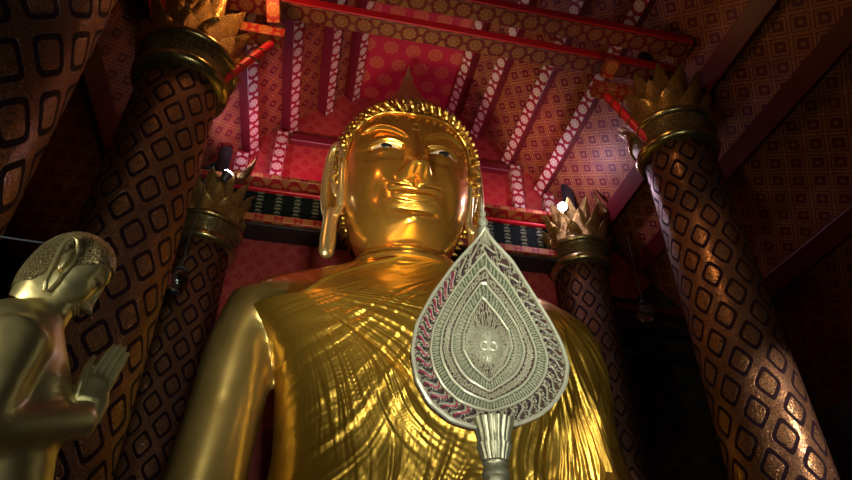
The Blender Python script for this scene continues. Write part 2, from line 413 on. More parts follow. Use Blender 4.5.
# lintel between the back columns: upper ledge, zigzag frieze, lower ledge
t = thing('back_lintel', (AX, YB-.5, .87*S), 'carved lintel with dark zigzag frieze between two red ledges, behind the ears', 'lintel')
x0, x1 = cxl+.3, cxr-.3
MB().beam((x0, YB-.45, 1.0*S), (x1, YB-.45, 1.0*S), .9, .16).build('upper_ledge', 'tie', t)
MB().beam((x0, YB-.30, .985*S-.12), (x1, YB-.30, .985*S-.12), .6, .10).build('ledge_moulding', 'red', t)
MB().box((x0, YB-.45, .885*S), (x1, YB, .985*S-.16)).build('frieze', 'frieze', t)
MB().beam((x0, YB-.5, .87*S), (x1, YB-.5, .87*S), 1.0, .26).build('lower_ledge', 'tie', t)
MB().beam((x0, YB-.45, .858*S-.03), (x1, YB-.45, .858*S-.03), .9, .10).build('dark_underside', 'dark', t)
# tie beams crossing the nave
for k, (yy, zz, lab) in enumerate(((.735, 1.045, 'long red tie beam crossing the nave above the gilded head'),
                                  (.665, 1.047, 'nearer red tie beam at the top edge of the view'))):
    off = .165+(1.4-zz)/1.06-.01
    ob = MB().beam((AX-off*S, yy*S, zz*S), (AX+off*S, yy*S, zz*S), .50, .36).build('tie_beam', 'tieshaded')
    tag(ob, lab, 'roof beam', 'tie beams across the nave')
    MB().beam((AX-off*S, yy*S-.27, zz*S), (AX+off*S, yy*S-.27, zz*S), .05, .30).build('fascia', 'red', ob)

# ------------------------------------------------------------------ columns
R = .063*S
def petal_mesh(wd, ht, curl, th=.035, nu=10, nv=14):
    # leaf standing on its base at the origin, outer face towards -Y (local), tip curling outwards
    V = []; F = []
    for side in (0, 1):
        for j in range(nv+1):
            t = j/nv
            hw = wd/2*(math.sin(min(1, t*1.6+.35)*PI/2)*(1-t**2.6)**.8)
            for i in range(nu+1):
                s_ = 2*i/nu-1
                x = s_*hw; z = ht*t*(1-.12*t*curl)
                y = -curl*ht*(.16*t+.34*t**3) + .30*wd*s_*s_*(1-t)*1.0 - .05*wd*(1-abs(s_))*(1-t)
                V.append((x, y+(th if side else 0), z))
    n = (nu+1)*(nv+1)
    for j in range(nv):
        for i in range(nu):
            a = j*(nu+1)+i; F.append((a, a+1, a+nu+2, a+nu+1)); F.append((n+a, n+a+nu+1, n+a+nu+2, n+a+1))
        for i in (0, nu):
            a = j*(nu+1)+i; b = a+nu+1; F.append((a, b, n+b, n+a) if i == 0 else (a, n+a, n+b, b))
    return MB().add(V, F)
def make_column(x, y, zring, label):
    t = thing('lotus_column', (x, y, FLOOR), label, 'column', 'gilded lattice columns of the nave')
    z0 = FLOOR; H = zring*S
    prof = [(R*1.06, .55)]+[(R*(1.06-.08*k/20), .55+(H-z0-.55)*k/20) for k in range(1, 21)]
    MB().lathe(prof, (x, y, z0), 64).build('shaft', 'shaft', t, ang=180)
    MB().lathe([(R*1.35, 0), (R*1.35, .25), (R*1.2, .32), (R*1.26, .42), (R*1.1, .6)], (x, y, z0), 64).build('base', 'ring', t)
    r0 = R*.98
    MB().lathe([(r0, -.18), (r0+.16, -.12), (r0+.21, 0), (r0+.16, .12), (r0+.05, .17)], (x, y, H), 64).build('lower_ring', 'torus', t, ang=180)
    MB().lathe([(r0+.03, .13), (r0+.10, .22), (r0+.15, .5), (r0+.20, .58), (r0+.12, .62)], (x, y, H), 64).build('patterned_band', 'ring', t)
    MB().lathe([(r0+.12, .58), (r0+.27, .62), (r0+.30, .72), (r0+.24, .80), (r0+.02, .84)], (x, y, H), 64).build('upper_ring', 'torus', t, ang=180)
    MB().lathe([(R*.95, .5), (R*.98, 1.3), (R*.9, 1.55)], (x, y, H), 48).build('capital_core', 'relief', t)
    zt = min(off_z(abs(x-AX)/S)-.1, 1.3*S)
    MB().lathe([(R*.25, 1.5), (R*.25, zt-H)], (x, y, H), 48).build('upper_shaft', 'dark', t)
    for L_, (n, wd, ht, cu, rr, dz, ph) in enumerate(((12, .60, .62, .80, .22, .72, 0), (12, .62, 1.08, .62, .12, .80, .5), (12, .60, 1.62, .50, .0, .84, 0))):
        me = petal_mesh(wd, ht, cu).build('lotus_petal', 'leaf'); data = me.data; bpy.data.objects.remove(me)
        for k in range(n):
            a = 2*PI*(k+ph)/n
            o = bpy.data.objects.new('lotus_petal', data); col.objects.link(o); o.parent = t
            o.location = ((r0+rr)*math.cos(a), (r0+rr)*math.sin(a), H-z0+dz); o.rotation_euler = (0, 0, a+PI/2)
    return t
XL, XR = -.255*S, .643*S
c_fl = make_column(XL, .745*S, .795, 'wide lattice column with tall lotus capital, left of the giant statue, bracketed to the tie beam')
def col_copy(x, y, dz, label):
    c = copy_tree(c_fl); c.location = (x, y, FLOOR+dz); c['label'] = label; return c
col_copy(XR, .745*S, .02*S, 'lattice column with lotus capital standing right of the giant statue, nearest on that side')
col_copy(XL, 1.19*S, -.02*S, 'dim lattice column behind the statue\'s bare shoulder, dark green lotus capital under a lamp')
col_copy(XR, 1.19*S, .045*S, 'slender-looking lattice column behind the robed shoulder, golden lotus capital under a bright lamp')
col_copy(XR+.2, .285*S, 0, 'lattice column whose edge just shows at the top right corner of the view')
col_copy(XL-.3, .375*S, 0, 'nearest lattice column, cut by the left edge behind the kneeling statue')
# brackets at the front capitals
for sx, x, dz, nm in ((1, XL, 0, 'left'), (-1, XR, .02, 'right')):
    ob = MB().beam((x+sx*.045*S, .745*S, (.965+dz/2)*S), (x+sx*.145*S, .745*S, (.965+dz/2)*S), .40, .34).build('bracket_beam', 'tie')
    tag(ob, f'short flowered red bracket beam jutting inwards from the {nm} front column', 'bracket beam', 'bracket beams of the front columns')
    ob = MB().beam((x+sx*.125*S, .725*S, (.965+dz/2)*S+.22), (x+sx*.12*S, .69*S, 1.005*S), .34, .30).build('strut', 'tie')
    tag(ob, f'red flowered strut rising towards the viewer from the {nm} bracket beam', 'strut', 'struts over the bracket beams')
    t = thing('brace_pole', (x+sx*.045*S, .735*S, (.80+dz)*S), f'round red brace pole with gold spiral below the {nm} front bracket beam', 'brace', 'round brace poles')
    a = Vector((x+sx*.05*S, .735*S, (.795+dz)*S)); b = Vector((x+sx*.125*S, .735*S, (.928+dz*.7)*S)); d = b-a
    MB().tube([a, a+d*.5, b], .11, 16).build('pole', 'red', t)
    q = d.to_track_quat('Z', 'Y'); pts = []
    for k in range(121):
        s_ = k/120; an = s_*2*PI*5.5; pts.append(a+d*s_+q@Vector((.115*math.cos(an), .115*math.sin(an), 0)))
    MB().tube(pts, .022, 6).build('gold_spiral', 'relief', t)
# outward tie beams at the back columns with hooked gilded tips
for sx, x, z, nm in ((-1, XL, .94, 'left'), (1, XR, .985, 'right')):
    t = thing('aisle_tie', (x, 1.15*S, z*S), f'slim red tie running outwards over the {nm} rear capital, with curled golden tip', 'tie beam', 'aisle ties with gilded tips')
    if sx > 0: a, b = (x+.03*S, 1.13*S, z*S), (x+.085*S, 1.13*S, z*S)
    else: a, b = (x+.03*S, 1.13*S, z*S), (x-.13*S, 1.13*S, z*S)
    MB().beam(a, b, .26, .22).build('beam', 'tie', t)
    p = Vector(a)+Vector((.03*S*(1 if sx > 0 else 1), -.15, .0))
    pts = [p+Vector((-sx*k*.05-.0, 0, .018*k*k)) for k in range(8)] if sx > 0 else [p+Vector((k*.05, 0, .018*k*k)) for k in range(8)]
    MB().tube(pts, [.13, .14, .14, .13, .11, .09, .06, .03], 10).build('golden_tip', 'relief', t)
# aisle: side beams and hanging gable panel
for k, (z, lab) in enumerate(((.745, 'short dark red'), (.69, 'plain dark'), (.625, 'lowest dark'))):
    for sx, x, nm in ((1, XR, 'right'), (-1, XL, 'left')):
        ob = MB().beam((x+sx*.07*S, 1.19*S, z*S), (AX+sx*min(.99, (1.4-z)/1.06+.165-.02)*S, 1.19*S, z*S), .3, .26).build('aisle_crossbeam', 'dred' if k == 0 else 'dark')
        tag(ob, f'{lab} crossbeam in the {nm} aisle beside the rear column', 'crossbeam', 'aisle crossbeams')
P = [(AX+o_*S, 1.21*S, z_*S) for o_, z_ in ((.515, .985), (.60, .90), (.655, .845), (.60, .79), (.515, .79))]
V = P+[(x, y+.12, z) for x, y, z in P]
mb = MB().add(V, [(0,4,3,2,1), (5,6,7,8,9)]+[(i, (i+1) % 5, (i+1) % 5+5, i+5) for i in range(5)], [[(V[i][0], V[i][2]) for i in f] for f in [(0,4,3,2,1), (5,6,7,8,9)]]+[[(0, 0)]*4]*5)
tag(mb.build('painted_spandrel', 'wall'), 'dark red pointed spandrel board beside the golden rear capital', 'spandrel')

# lamps on the rear capitals ---------------------------------------
def lamp(x, y, z, label, dirn):
    t = thing('floodlamp', (x, y, z-.35), label, 'lamp', 'floodlamps on the rear capitals')
    q = Vector(dirn).to_track_quat('Z', 'Y').to_matrix()
    mb = MB().lathe([(.05, -.26), (.10, -.24), (.14, -.1), (.17, .02), (.17, .05)], (0, 0, 0), 24)
    xform(mb, Matrix.Translation((x, y, z))@q.to_4x4()); mb.build('housing', 'steel', t)
    mb = MB().ell((0, 0, .04), (.16, .16, .10)); xform(mb, Matrix.Translation((x, y, z))@q.to_4x4()); mb.build('lens', 'bulb', t)
    MB().tube([(x, y+.05, z-.36), (x, y+.05, z-.12)], .03, 8).build('bracket', 'steel', t)
lamp(8.22, 15.75, 13.78, 'bright violet-white lamp on the right rear capital', (-.4, -.7, -.5))
lamp(-3.12, 15.5, 13.0, 'violet-white lamp on the left rear capital, lens turned upwards', (.35, -.2, .9))
point('lamp_light_right', (8.0, 15.35, 14.1), 150, (.84, .66, 1.0), .12)
spot('lamp_light_left', (-3.0, 15.45, 13.5), (-1.4, 15.6, 17.0), 200, (.92, .62, 1.0), 130, .12, .5)
point('rear_capital_fill', (7.3, 14.6, 12.4), 9, (1, .62, .25), .1)  # added warm fill that turns the rear petals golden; has no fixture
spot('assumed_red_spot_left', (-.6, 15.5, 14.35), (-.9, 16.6, 16.6), 170, (1, .13, .26), 140, .3, .4)  # assumed red spot that reddens the left gable; belongs to no modelled lamp
spot('assumed_red_spot_right', (6.0, 15.5, 14.35), (5.8, 16.4, 16.8), 120, (1, .16, .28), 140, .3, .4)  # assumed red spot for the right gable, also without a lamp
point('assumed_front_light_left', (-2.2, 9.0, 13.4), 105, (1, .42, .14), .2)  # assumed warm lamp by the left front capital, light only
point('assumed_front_light_right', (7.0, 8.6, 12.2), 28, (1, .5, .2), .2)  # assumed weaker warm lamp by the right front capital, no fixture

# glass lanterns
def lantern(u, v, Y, h, label):
    p = at(u, v, Y); t = thing('glass_lantern', tuple(p), label, 'lantern', 'glass lanterns hanging in the aisles')
    k = h/1.0
    MB().lathe([(.05*k, -.5*k), (.20*k, -.42*k), (.30*k, -.2*k), (.33*k, 0), (.25*k, .2*k), (.12*k, .32*k), (.14*k, .38*k)], tuple(p), 24).build('glass_globe', 'glass', t)
    MB().lathe([(.15*k, .36*k), (.16*k, .42*k), (.05*k, .5*k)], tuple(p), 16).build('cap', 'steel', t)
    MB().tube([p+Vector((0, 0, .48*k)), p+Vector((0, 0, 3.2))], .018, 6).build('chain', 'steel', t)
lantern(645, 312, 15.6, .85, 'small clear glass lantern hanging in the right aisle below the spandrel')
lantern(178, 280, 14.0, .8, 'small clear glass lantern hanging before the left rear column')

# ------------------------------------------------------------------ giant statue
BX = 2.36
HC = Vector((2.30, 14.0, 11.8))
ZK = np.array([-2.60,-2.45,-2.25,-2.05,-1.75,-1.35,-.8,0,.6,1.2,1.6,2.0,2.35,2.65,2.88,3.0])
WK = np.array([ .80, .95, 1.12, 1.27, 1.45, 1.61,1.74,1.85,1.90,1.90,1.84,1.68,1.42,1.05, .6, .02])
FK = np.array([ .55, .85, 1.15, 1.36, 1.50, 1.57,1.60,1.61,1.61,1.57,1.50,1.38,1.16, .86, .5, .02])
BK = np.array([ .95, 1.0, 1.1, 1.2, 1.35, 1.5,1.65,1.8,1.85,1.8,1.7,1.55,1.3,.95,.55,.02])
def sm_interp(z, K, Vv):
    # monotone-ish smooth interpolation: linear then small blur
    fine = np.linspace(K[0], K[-1], 800); y = np.interp(fine, K, Vv)
    k = np.hanning(41); k /= k.sum(); yp = np.pad(y, 20, mode='edge'); ys = np.convolve(yp, k, 'valid')
    wgt = smoothstep(K[-1]-.02, K[-1]-.30, fine); ys = ys*wgt+y*(1-wgt)
    return np.interp(z, fine, ys)
NOSE = 1.0
def gs(x, s): return np.exp(-(x/s)**2)
def faceH(X, Z):
    x = np.abs(X)
    # nose
    t = np.clip((.95-Z)/1.5, 0, 1)                                     # 0 root .. 1 tip (Z=-.55)
    under = smoothstep(-.86, -.66, Z)
    hgt = NOSE*(.10+.50*t**1.15)*under*smoothstep(1.35, .85, Z)
    wd = .16+.13*t
    H = hgt*np.exp(-(x/wd)**2.6)
    H += .30*np.exp(-((x-.30)/.17)**2-((Z+.56)/.17)**2)                # wings
    H += .10*np.exp(-(x/.2)**2-((Z+.55)/.2)**2)                        # tip ball
    H -= .14*np.exp(-((x-.15)/.07)**2-((Z+.70)/.06)**2)                # nostrils
    # brow arcs
    zb = .80+.62*np.sin(np.clip((x-.12)/1.62, 0, 1)*PI*.80)
    edge = smoothstep(.14, .34, x)*smoothstep(1.75, 1.45, x)
    H += .045*np.exp(-((Z-zb)/.06)**2)*edge
    sock = smoothstep(0, .16, zb-Z)*smoothstep(-.1, .45, Z)*smoothstep(.16, .42, x)*smoothstep(1.72, 1.3, x)
    H -= .09*sock
    # lids
    ze = .52+.05*np.sin(np.clip((x-.4)/.85, 0, 1)*PI)+.03*(x-.8)
    H += .17*np.exp(-((x-.82)/.50)**2-((Z-.78)/.26)**2)
    H += .10*np.exp(-((x-.82)/.44)**2-((Z-.34)/.16)**2)
    m_e = smoothstep(.30, .42, x)*smoothstep(1.32, 1.18, x)
    H -= .10*np.exp(-((Z-ze)/.055)**2)*m_e
    H += .045*np.exp(-((Z-ze-.16)/.03)**2)*m_e
    # cheeks, muzzle
    H += .10*np.exp(-((x-1.0)/.5)**2-((Z+.35)/.55)**2)
    H += .11*np.exp(-(x/.8)**2-((Z+1.18)/.55)**2)
    H -= .07*np.exp(-((x-.95)/.18)**2-((Z+1.15)/.4)**2)
    # lips
    mw = .74; q = np.clip(1-(x/mw)**2, 0, 1)**.5; lift = .13*(x/mw)**2.2
    zu = -1.04+lift-.04*gs(x, .10); zl = -1.27+lift*1.2
    H += .125*q*np.exp(-(np.abs(Z-zu)/.075)**3)
    H += .12*np.clip(1-(x/(mw*.86))**2, 0, 1)**.5*np.exp(-(np.abs(Z-zl)/.085)**3)
    H -= .06*q*np.exp(-((Z+1.15-lift)/.025)**2)
    mr = np.clip(1-(x/(mw+.12))**2, 0, 1)**.5
    H += .035*mr*np.exp(-((Z-(zu+.17))/.03)**2)
    H -= .05*gs(x, .08)*np.exp(-((Z+.88)/.10)**2)                       # philtrum
    H += .02*np.clip(1-(x/(mw+.06))**2, 0, 1)**.5*np.exp(-((Z-(zl-.155))/.03)**2)
    # chin
    H += .20*np.exp(-(x/.42)**2-((Z+1.92)/.22)**2)
    H -= .09*np.exp(-(x/.5)**2-((Z+1.60)/.10)**2)
    # forehead mark
    H += .03*(np.maximum(np.abs(X)*1.3, np.abs(Z-1.42)) < .17)*(np.maximum(np.abs(X)*1.3, np.abs(Z-1.42)) > .09)
    return H
def head_pts(nz, na):
    Z = np.concatenate([np.linspace(-2.60, -2.0, nz//8), np.linspace(-2.0, 2.2, nz)[1:], np.linspace(2.2, 3.0, nz//8)[1:]])
    a = np.linspace(-PI, PI, na, endpoint=False)
    # denser in front (a = 0 is -Y)
    a = a-.45*np.sin(a)
    Zg, Ag = np.meshgrid(Z, a, indexing='ij')
    W = sm_interp(Zg, ZK, WK); Fr = sm_interp(Zg, ZK, FK); Bk = sm_interp(Zg, ZK, BK)
    e = .86
    sx = np.sign(np.sin(Ag))*np.abs(np.sin(Ag))**e; cy = np.sign(np.cos(Ag))*np.abs(np.cos(Ag))**e
    X = W*sx; Y = -np.where(cy > 0, Fr, Bk)*cy
    return Z, a, X, Y, Zg, Ag
def grid_faces(nr, nc):
    i = np.arange(nr-1)[:, None]*nc; j = np.arange(nc)[None, :]; j2 = (j+1) % nc
    return np.stack([i+j, i+j2, i+nc+j2, i+nc+j], -1).reshape(-1, 4)
def build_head(nz, na):
    Z, a, X, Y, Zg, Ag = head_pts(nz, na)
    fr = smoothstep(.25, .75, np.cos(Ag))
    Y = Y-faceH(X, Zg)*fr
    V = np.stack([X, Y, Zg], -1).reshape(-1, 3); F = grid_faces(len(Z), len(a))
    mb = MB(); mb.add(V.tolist(), F.tolist()); return mb
HLZ = [2.02, 2.10, 2.12, 1.95, 1.62, 1.12, .5, -.2, -1.0, -1.6]
def hairline(A):      # height of the hair edge by angle from the front
    d = np.degrees(np.abs(A)); return np.interp(d, [0, 8, 30, 48, 60, 70, 80, 92, 110, 180], HLZ)
def build_haircap(nz, na, off=.07):
    Z, a, X, Y, Zg, Ag = head_pts(nz, na)
    k = 1+off/1.7
    V = np.stack([X*k, Y*k, Zg*1.0+off*smoothstep(1.5, 3, Zg)], -1).reshape(-1, 3)
    F = grid_faces(len(Z), len(a)); zc = Zg.reshape(-1); ac = Ag.reshape(-1)
    keep = (zc > hairline(ac)-.02); F = F[keep[F].all(1)]
    mb = MB(); mb.add(V.tolist(), F.tolist()); return mb
TH = Matrix.Translation(HC)@Matrix.Rotation(math.radians(2), 4, 'X')

bs = [(-1.1,3.6,11.6,16.2),(-.5,3.3,12.0,16.2),(2,2.95,12.35,15.8),(4,2.80,12.3,15.6),(5.5,2.95,12.05,15.6),(6.5,3.3,12.0,15.5),(7.2,3.85,12.2,15.4),(7.8,4.2,12.55,15.35),
      (8.2,4.05,12.9,15.25),(8.5,3.5,13.1,15.2),(8.72,2.7,13.2,15.1),(8.9,1.95,13.2,15.1),(9.15,1.42,13.2,15.1),(9.6,1.24,13.3,15.1),(10.4,1.2,13.4,15.0)]
bs = np.array(bs)
def section_grid(z, xl, xr, yf, yb, na, e=.82):
    a = np.linspace(-PI, PI, na, endpoint=False)
    sx = np.sign(np.sin(a))*np.abs(np.sin(a))**e; cy = np.sign(np.cos(a))*np.abs(np.cos(a))**e
    X = (xl+xr)[:, None]/2+((xr-xl)[:, None]/2)*sx[None]; Y = (yf+yb)[:, None]/2-((yb-yf)[:, None]/2)*cy[None]
    return a, X, Y
def blur1(y, n=15):
    k = np.hanning(n); k /= k.sum(); return np.convolve(np.pad(y, n//2, mode='edge'), k, 'valid')
zs = np.linspace(-1.1, 10.4, 160)
hw = blur1(np.interp(zs, bs[:, 0], bs[:, 1])); yf = blur1(np.interp(zs, bs[:, 0], bs[:, 2])); yb = blur1(np.interp(zs, bs[:, 0], bs[:, 3]))
CX = 2.45
cxs = CX+(BX-CX)*smoothstep(8.3, 9.3, zs)
a, X, Y = section_grid(zs, cxs-hw, cxs+hw, yf, yb, 96)
tors = MB(); nz_, na_ = X.shape
tors.add(np.stack([X, Y, np.repeat(zs[:, None], na_, 1)], -1).reshape(-1, 3).tolist(), grid_faces(nz_, na_).tolist()+[list(range(na_-1, -1, -1)), list(range((nz_-1)*na_, nz_*na_))])
for sx, xa in ((-1, -1.30), (1, 6.35)):
    dx = lambda k: sx*k
    tors.tube([(xa-sx*.9, 14.15, 7.75), (xa+sx*.0, 14.1, 7.35), (xa+sx*.22, 13.9, 6.3), (xa+sx*.30, 13.6, 4.6), (xa+sx*.40, 13.1, 2.6), (xa+sx*.45, 12.6, .9)], [.95, .95, .84, .80, .80, .74], 24)
    tors.tube([(xa+sx*.45, 12.6, .9), (xa+sx*.3, 11.6, .1), (xa-sx*.9, 10.2, .05)], [.74, .6, .45], 20)
    tors.ell((xa-sx*1.2, 9.7, .1), (.8, .75, .28))
    # folded leg
    tors.tube([(CX+sx*1.4, 14.2, .1), (CX+sx*3.2, 12.6, .05), (CX+sx*4.0, 11.4, -.2), (CX+sx*3.0, 10.0, -.35), (CX+sx*.6, 9.5, -.45)], [1.2, 1.1, .9, .75, .6], 24)
body = remesh(tors, .11, 5)
# neck rings (folds) and the head are carried by the same skin
hd = build_head(330, 420); xform(hd, TH)
st = thing('seated_buddha_statue', (CX, 13.0, -1.3), 'giant gilded seated statue with satin robe, curled hair and long ears, centre of the hall', 'statue')
body.add(hd.v, hd.f)
bo = body.build('body', 'gold', st, ang=180)
bo.data.materials.append(M['olive'])
bo.data.polygons.foreach_set('material_index', [1 if (p.center.x+CX < -.62 and p.center.z-1.3 < 7.9) else 0 for p in bo.data.polygons])
# neck folds
for k, (z, r, yy) in enumerate(((8.98, 1.52, 14.1), (9.24, 1.40, 14.15))):
    pts = [(BX+r*math.cos(t_), yy+(r-.36)*math.sin(t_), z-.05*math.sin(t_)) for t_ in np.linspace(PI*1.02, PI*1.98, 40)]
    MB().tube(pts, .085, 8).build('neck_fold', 'gold', st)
# eyes
for sx in (-1, 1):
    n = 28; V = []; F = []; m = 10
    for i in range(n+1):
        s_ = i/n; x = .38+.88*s_; half = .085*math.sin(PI*s_)**.75
        zc = .50+.055*math.sin(s_*PI)+.05*(s_-.3)
        for j in range(m+1):
            z = zc+half*(2*j/m-1)
            V.append((sx*x, z))
    va = np.array(V)
    Wd = sm_interp(va[:, 1], ZK, WK); Fd = sm_interp(va[:, 1], ZK, FK)
    sn = np.clip(np.abs(va[:, 0])/Wd, 0, .999)**(1/.86); cs = np.sqrt(1-sn**2)
    # front surface without the carved slit
    Yb = -Fd*cs**.86-faceH(va[:, 0]*1.0, va[:, 1])
    def eyeY(x, z):
        Wd = sm_interp(np.array([z]), ZK, WK)[0]; Fd = sm_interp(np.array([z]), ZK, FK)[0]
        sn = min(abs(x)/Wd, .999)**(1/.86); return -Fd*math.sqrt(1-sn*sn)**.86-float(faceH(np.array([x]), np.array([z]))[0])
    yt = np.array([eyeY(p[0], .50+.02)-.015 for p in V])
    V3 = [(p[0], y_-.035*math.sin(PI*min(max((abs(p[0])-.38)/.88, 0), 1)), p[1]) for p, y_ in zip(V, yt)]
    for i in range(n):
        for j in range(m):
            q_ = i*(m+1)+j; f = (q_, q_+m+1, q_+m+2, q_+1); F.append(f if sx > 0 else f[::-1])
    e_ = MB().add(V3, F); xform(e_, TH); eye = e_.build('eye', 'white', st)
    ix = sx*.82; iy = eyeY(ix, .52)-.045
    ir = MB().ell((ix, iy, .525), (.165, .05, .088)); xform(ir, TH); ir.build('iris', 'black', eye)
    # eyelid rims
    for top in (0, 1):
        pts = []
        for s_ in np.linspace(0, 1, 24):
            x = sx*(.36+.93*s_); z = .50+.055*math.sin(s_*PI)+.05*(s_-.3)+(.105 if top else -.10)*math.sin(PI*s_)**.75
            pts.append((x, eyeY(x, .52)-.02-.035*math.sin(PI*s_), z))
        r_ = MB().tube(pts, .020, 8); xform(r_, TH); r_.build('eyelid', 'gold', st)
# hair cap, band and curls
hc = build_haircap(160, 200, .03); xform(hc, TH); hair = hc.build('hair', 'hairbase', st, ang=180)
pts = []
def head_surf(A, Z, k=1.0):
    W = float(sm_interp(np.array([Z]), ZK, WK)[0])*k; Fr = float(sm_interp(np.array([Z]), ZK, FK)[0])*k; Bk = float(sm_interp(np.array([Z]), ZK, BK)[0])*k
    sx_ = math.copysign(abs(math.sin(A))**.86, math.sin(A)); cy = math.copysign(abs(math.cos(A))**.86, math.cos(A))
    return Vector((W*sx_, -(Fr if cy > 0 else Bk)*cy, Z))
pts = [TH@head_surf(A, float(hairline(A))-.05, 1.03) for A in np.linspace(-1.75, 1.75, 120)]
MB().tube(pts, .045, 8).build('hairline_rim', 'gold', hair)
cm = MB().lathe([(.02, -.06), (.115, 0), (.125, .06), (.07, .11), (.10, .15), (.095, .19), (.05, .225), (.066, .26), (.055, .295), (.012, .38)], seg=9)
cm.v = [(x*1.02, y*1.02, z*1.22) for x, y, z in cm.v]
cb = cm.build('tmp', 'hair', ang=180); cdata = cb.data; bpy.data.objects.remove(cb)
cand = []
zrow = -1.4; rows = []
Z_ = -1.5
while Z_ < 3.02:
    dzn = .22 if Z_ < 1.7 else (.15 if Z_ < 2.3 else (.12 if Z_ < 2.7 else .07)); 
    Wz = float(sm_interp(np.array([Z_]), ZK, WK)[0]); n = max(3, int(2*PI*Wz*.98/.25))
    for k in range(n):
        A = -PI+2*PI*(k+.5*(len(rows) % 2))/n
        if Z_ < hairline(A)+.08: continue
        p = head_surf(A, Z_, 1.01); q2 = head_surf(A, min(Z_+.05, 3.0), 1.04); 
        tA = head_surf(A+.03, Z_, 1.04)-p; tz = q2-p; nr = tA.cross(tz).normalized() if tz.length > 1e-6 else Vector((0, 0, 1))
        if nr.dot(p) < 0: nr = -nr
        cand.append((A, Z_, p, nr))
    rows.append(Z_); Z_ += dzn
vis = []; eye_l = TH.inverted()@Vector((0, 0, 0))
for A, Zz, p, nr in cand:
    facing = nr.dot((eye_l-p).normalized()); vis.append((facing > -.25, -abs(float(Zz-hairline(A))), A, p, nr))
def is_front(v): return v[0]
front = sorted([v for v in vis if v[0]], key=lambda v: -v[1]); rest = [v for v in vis if not v[0]]
big, small = front[:100], front[100:]+rest
org = ORG[st.name]
for _, _, A, p, nr in big:
    o = bpy.data.objects.new('hair_curl', cdata); col.objects.link(o); o.parent = hair
    dn = (TH.to_3x3()@nr+Vector((0, 0, .35))).normalized()
    o.location = TH@p-org; o.rotation_euler = dn.to_track_quat('Z', 'Y').to_euler()
sm_ = MB(); cv = [tuple(v.co) for v in cdata.vertices]; cf = [tuple(f.vertices) for f in cdata.polygons]
for _, _, A, p, nr in small:
    dn = (TH.to_3x3()@nr+Vector((0, 0, .35))).normalized(); m4 = Matrix.Translation(TH@p)@dn.to_track_quat('Z', 'Y').to_matrix().to_4x4()
    sm_.add([tuple(m4@Vector(c)) for c in cv], cf)
tag(sm_.build('remaining_hair_curls', 'hair', hair, ang=180), kind='stuff')
# topknot flame
fp = TH@Vector((0, .1, 2.85))
MB().lathe([(1.15, -.3), (1.1, .0), (.92, .35), (.72, .7), (.52, 1.1), (.33, 1.6), (.18, 2.1), (.11, 2.35), (.14, 2.45), (.07, 2.75), (.02, 3.15)], tuple(fp), 32,
           fn=lambda r, z, a: 1.15*r*(1+.06*math.cos(8*a))).build('flame_finial', 'finial', st)
# ears
for sx in (-1, 1):
    er = thing('x', (0, 0, 0), None, None) if False else None
    def E(x, y, z): return TH@Vector((sx*x, y, z))
    # helix: pointed loop and long hanging lobe
    loop = [(1.88,-.05,-.70),(1.90,-.25,.0),(1.93,-.36,.6),(1.98,-.36,1.15),(2.08,-.22,1.50),(2.24,-.02,1.52),(2.34,.16,1.10),(2.38,.22,.4),(2.35,.20,-.35),(2.27,.10,-.90),(2.15,.0,-1.08),(1.98,-.02,-1.0),(1.88,-.05,-.70)]
    L2 = []
    for i in range(len(loop)-1):
        for k in range(4):
            t_ = k/4; a_ = np.array(loop[i]); b_ = np.array(loop[i+1]); L2.append(tuple(a_+(b_-a_)*t_))
    L2.append(loop[-1]); L2 = np.array(L2); 
    for _ in range(3): L2[1:-1] = (L2[:-2]+2*L2[1:-1]+L2[2:])/4
    mb = MB().tube([E(*p) for p in L2], .125, 12)
    # concave plate closing the loop
    c = L2.mean(0); V = [E(c[0]-.16, c[1]+.12, c[2])]
    rings = [[E(*(c+(p-c)*f+np.array([-.15*(1-f)-.03, .05, 0]))) for p in L2[:-1]] for f in (.5, 1.0)]
    n = len(L2)-1; V += rings[0]+rings[1]; F = [(0, 1+i, 1+(i+1) % n) for i in range(n)]+[(1+i, 1+n+i, 1+n+(i+1) % n, 1+(i+1) % n) for i in range(n)]
    inner = MB().add(V, F)
    # inner ridge and tragus
    mb.tube([E(*p) for p in ((2.04,-.05,-.3),(2.14,.02,.2),(2.24,.04,.8),(2.18,-.02,1.15))], [.07,.09,.08,.04], 10)
    # lobe
    mb.tube([E(*p) for p in ((2.10,.02,-.95),(2.11,.03,-1.3),(2.12,.03,-1.9),(2.12,.02,-2.2))], [.24,.22,.24,.23], 16, flat=.7, nrm=(0, 0, 1))
    eo = mb.build('ear', 'ear', st, ang=180); inner.build('ear_hollow', 'gold', eo)

# robe: one draped sheet over the left shoulder and the whole chest
nz, na = 620, 700
rz = np.linspace(-.9, 9.22, nz)
xl = cxs_i = None
hwz = np.interp(rz, zs, hw); yfz = np.interp(rz, zs, yf)-.20; ybz = np.interp(rz, zs, yb)+.16; cz = np.interp(rz, zs, cxs)
xl = cz-hwz-.12
xr = np.interp(rz, [-.9, 1, 3, 5, 6.3, 7.0, 7.5, 7.9, 8.2, 8.45, 8.65, 8.85, 9.0, 9.22], [7.8, 7.75, 7.6, 7.42, 7.38, 7.33, 7.2, 6.95, 6.6, 6.05, 5.4, 4.55, 4.1, 3.85])
xr = blur1(xr, 25)
a, X, Y = section_grid(rz, xl, xr, yfz, ybz, na, .80)
Zg = np.repeat(rz[:, None], na, 1)
# keep the front of the right arm proud
Ag = np.repeat(a[None], nz, 0)
front_w = smoothstep(-.1, .4, np.cos(Ag))
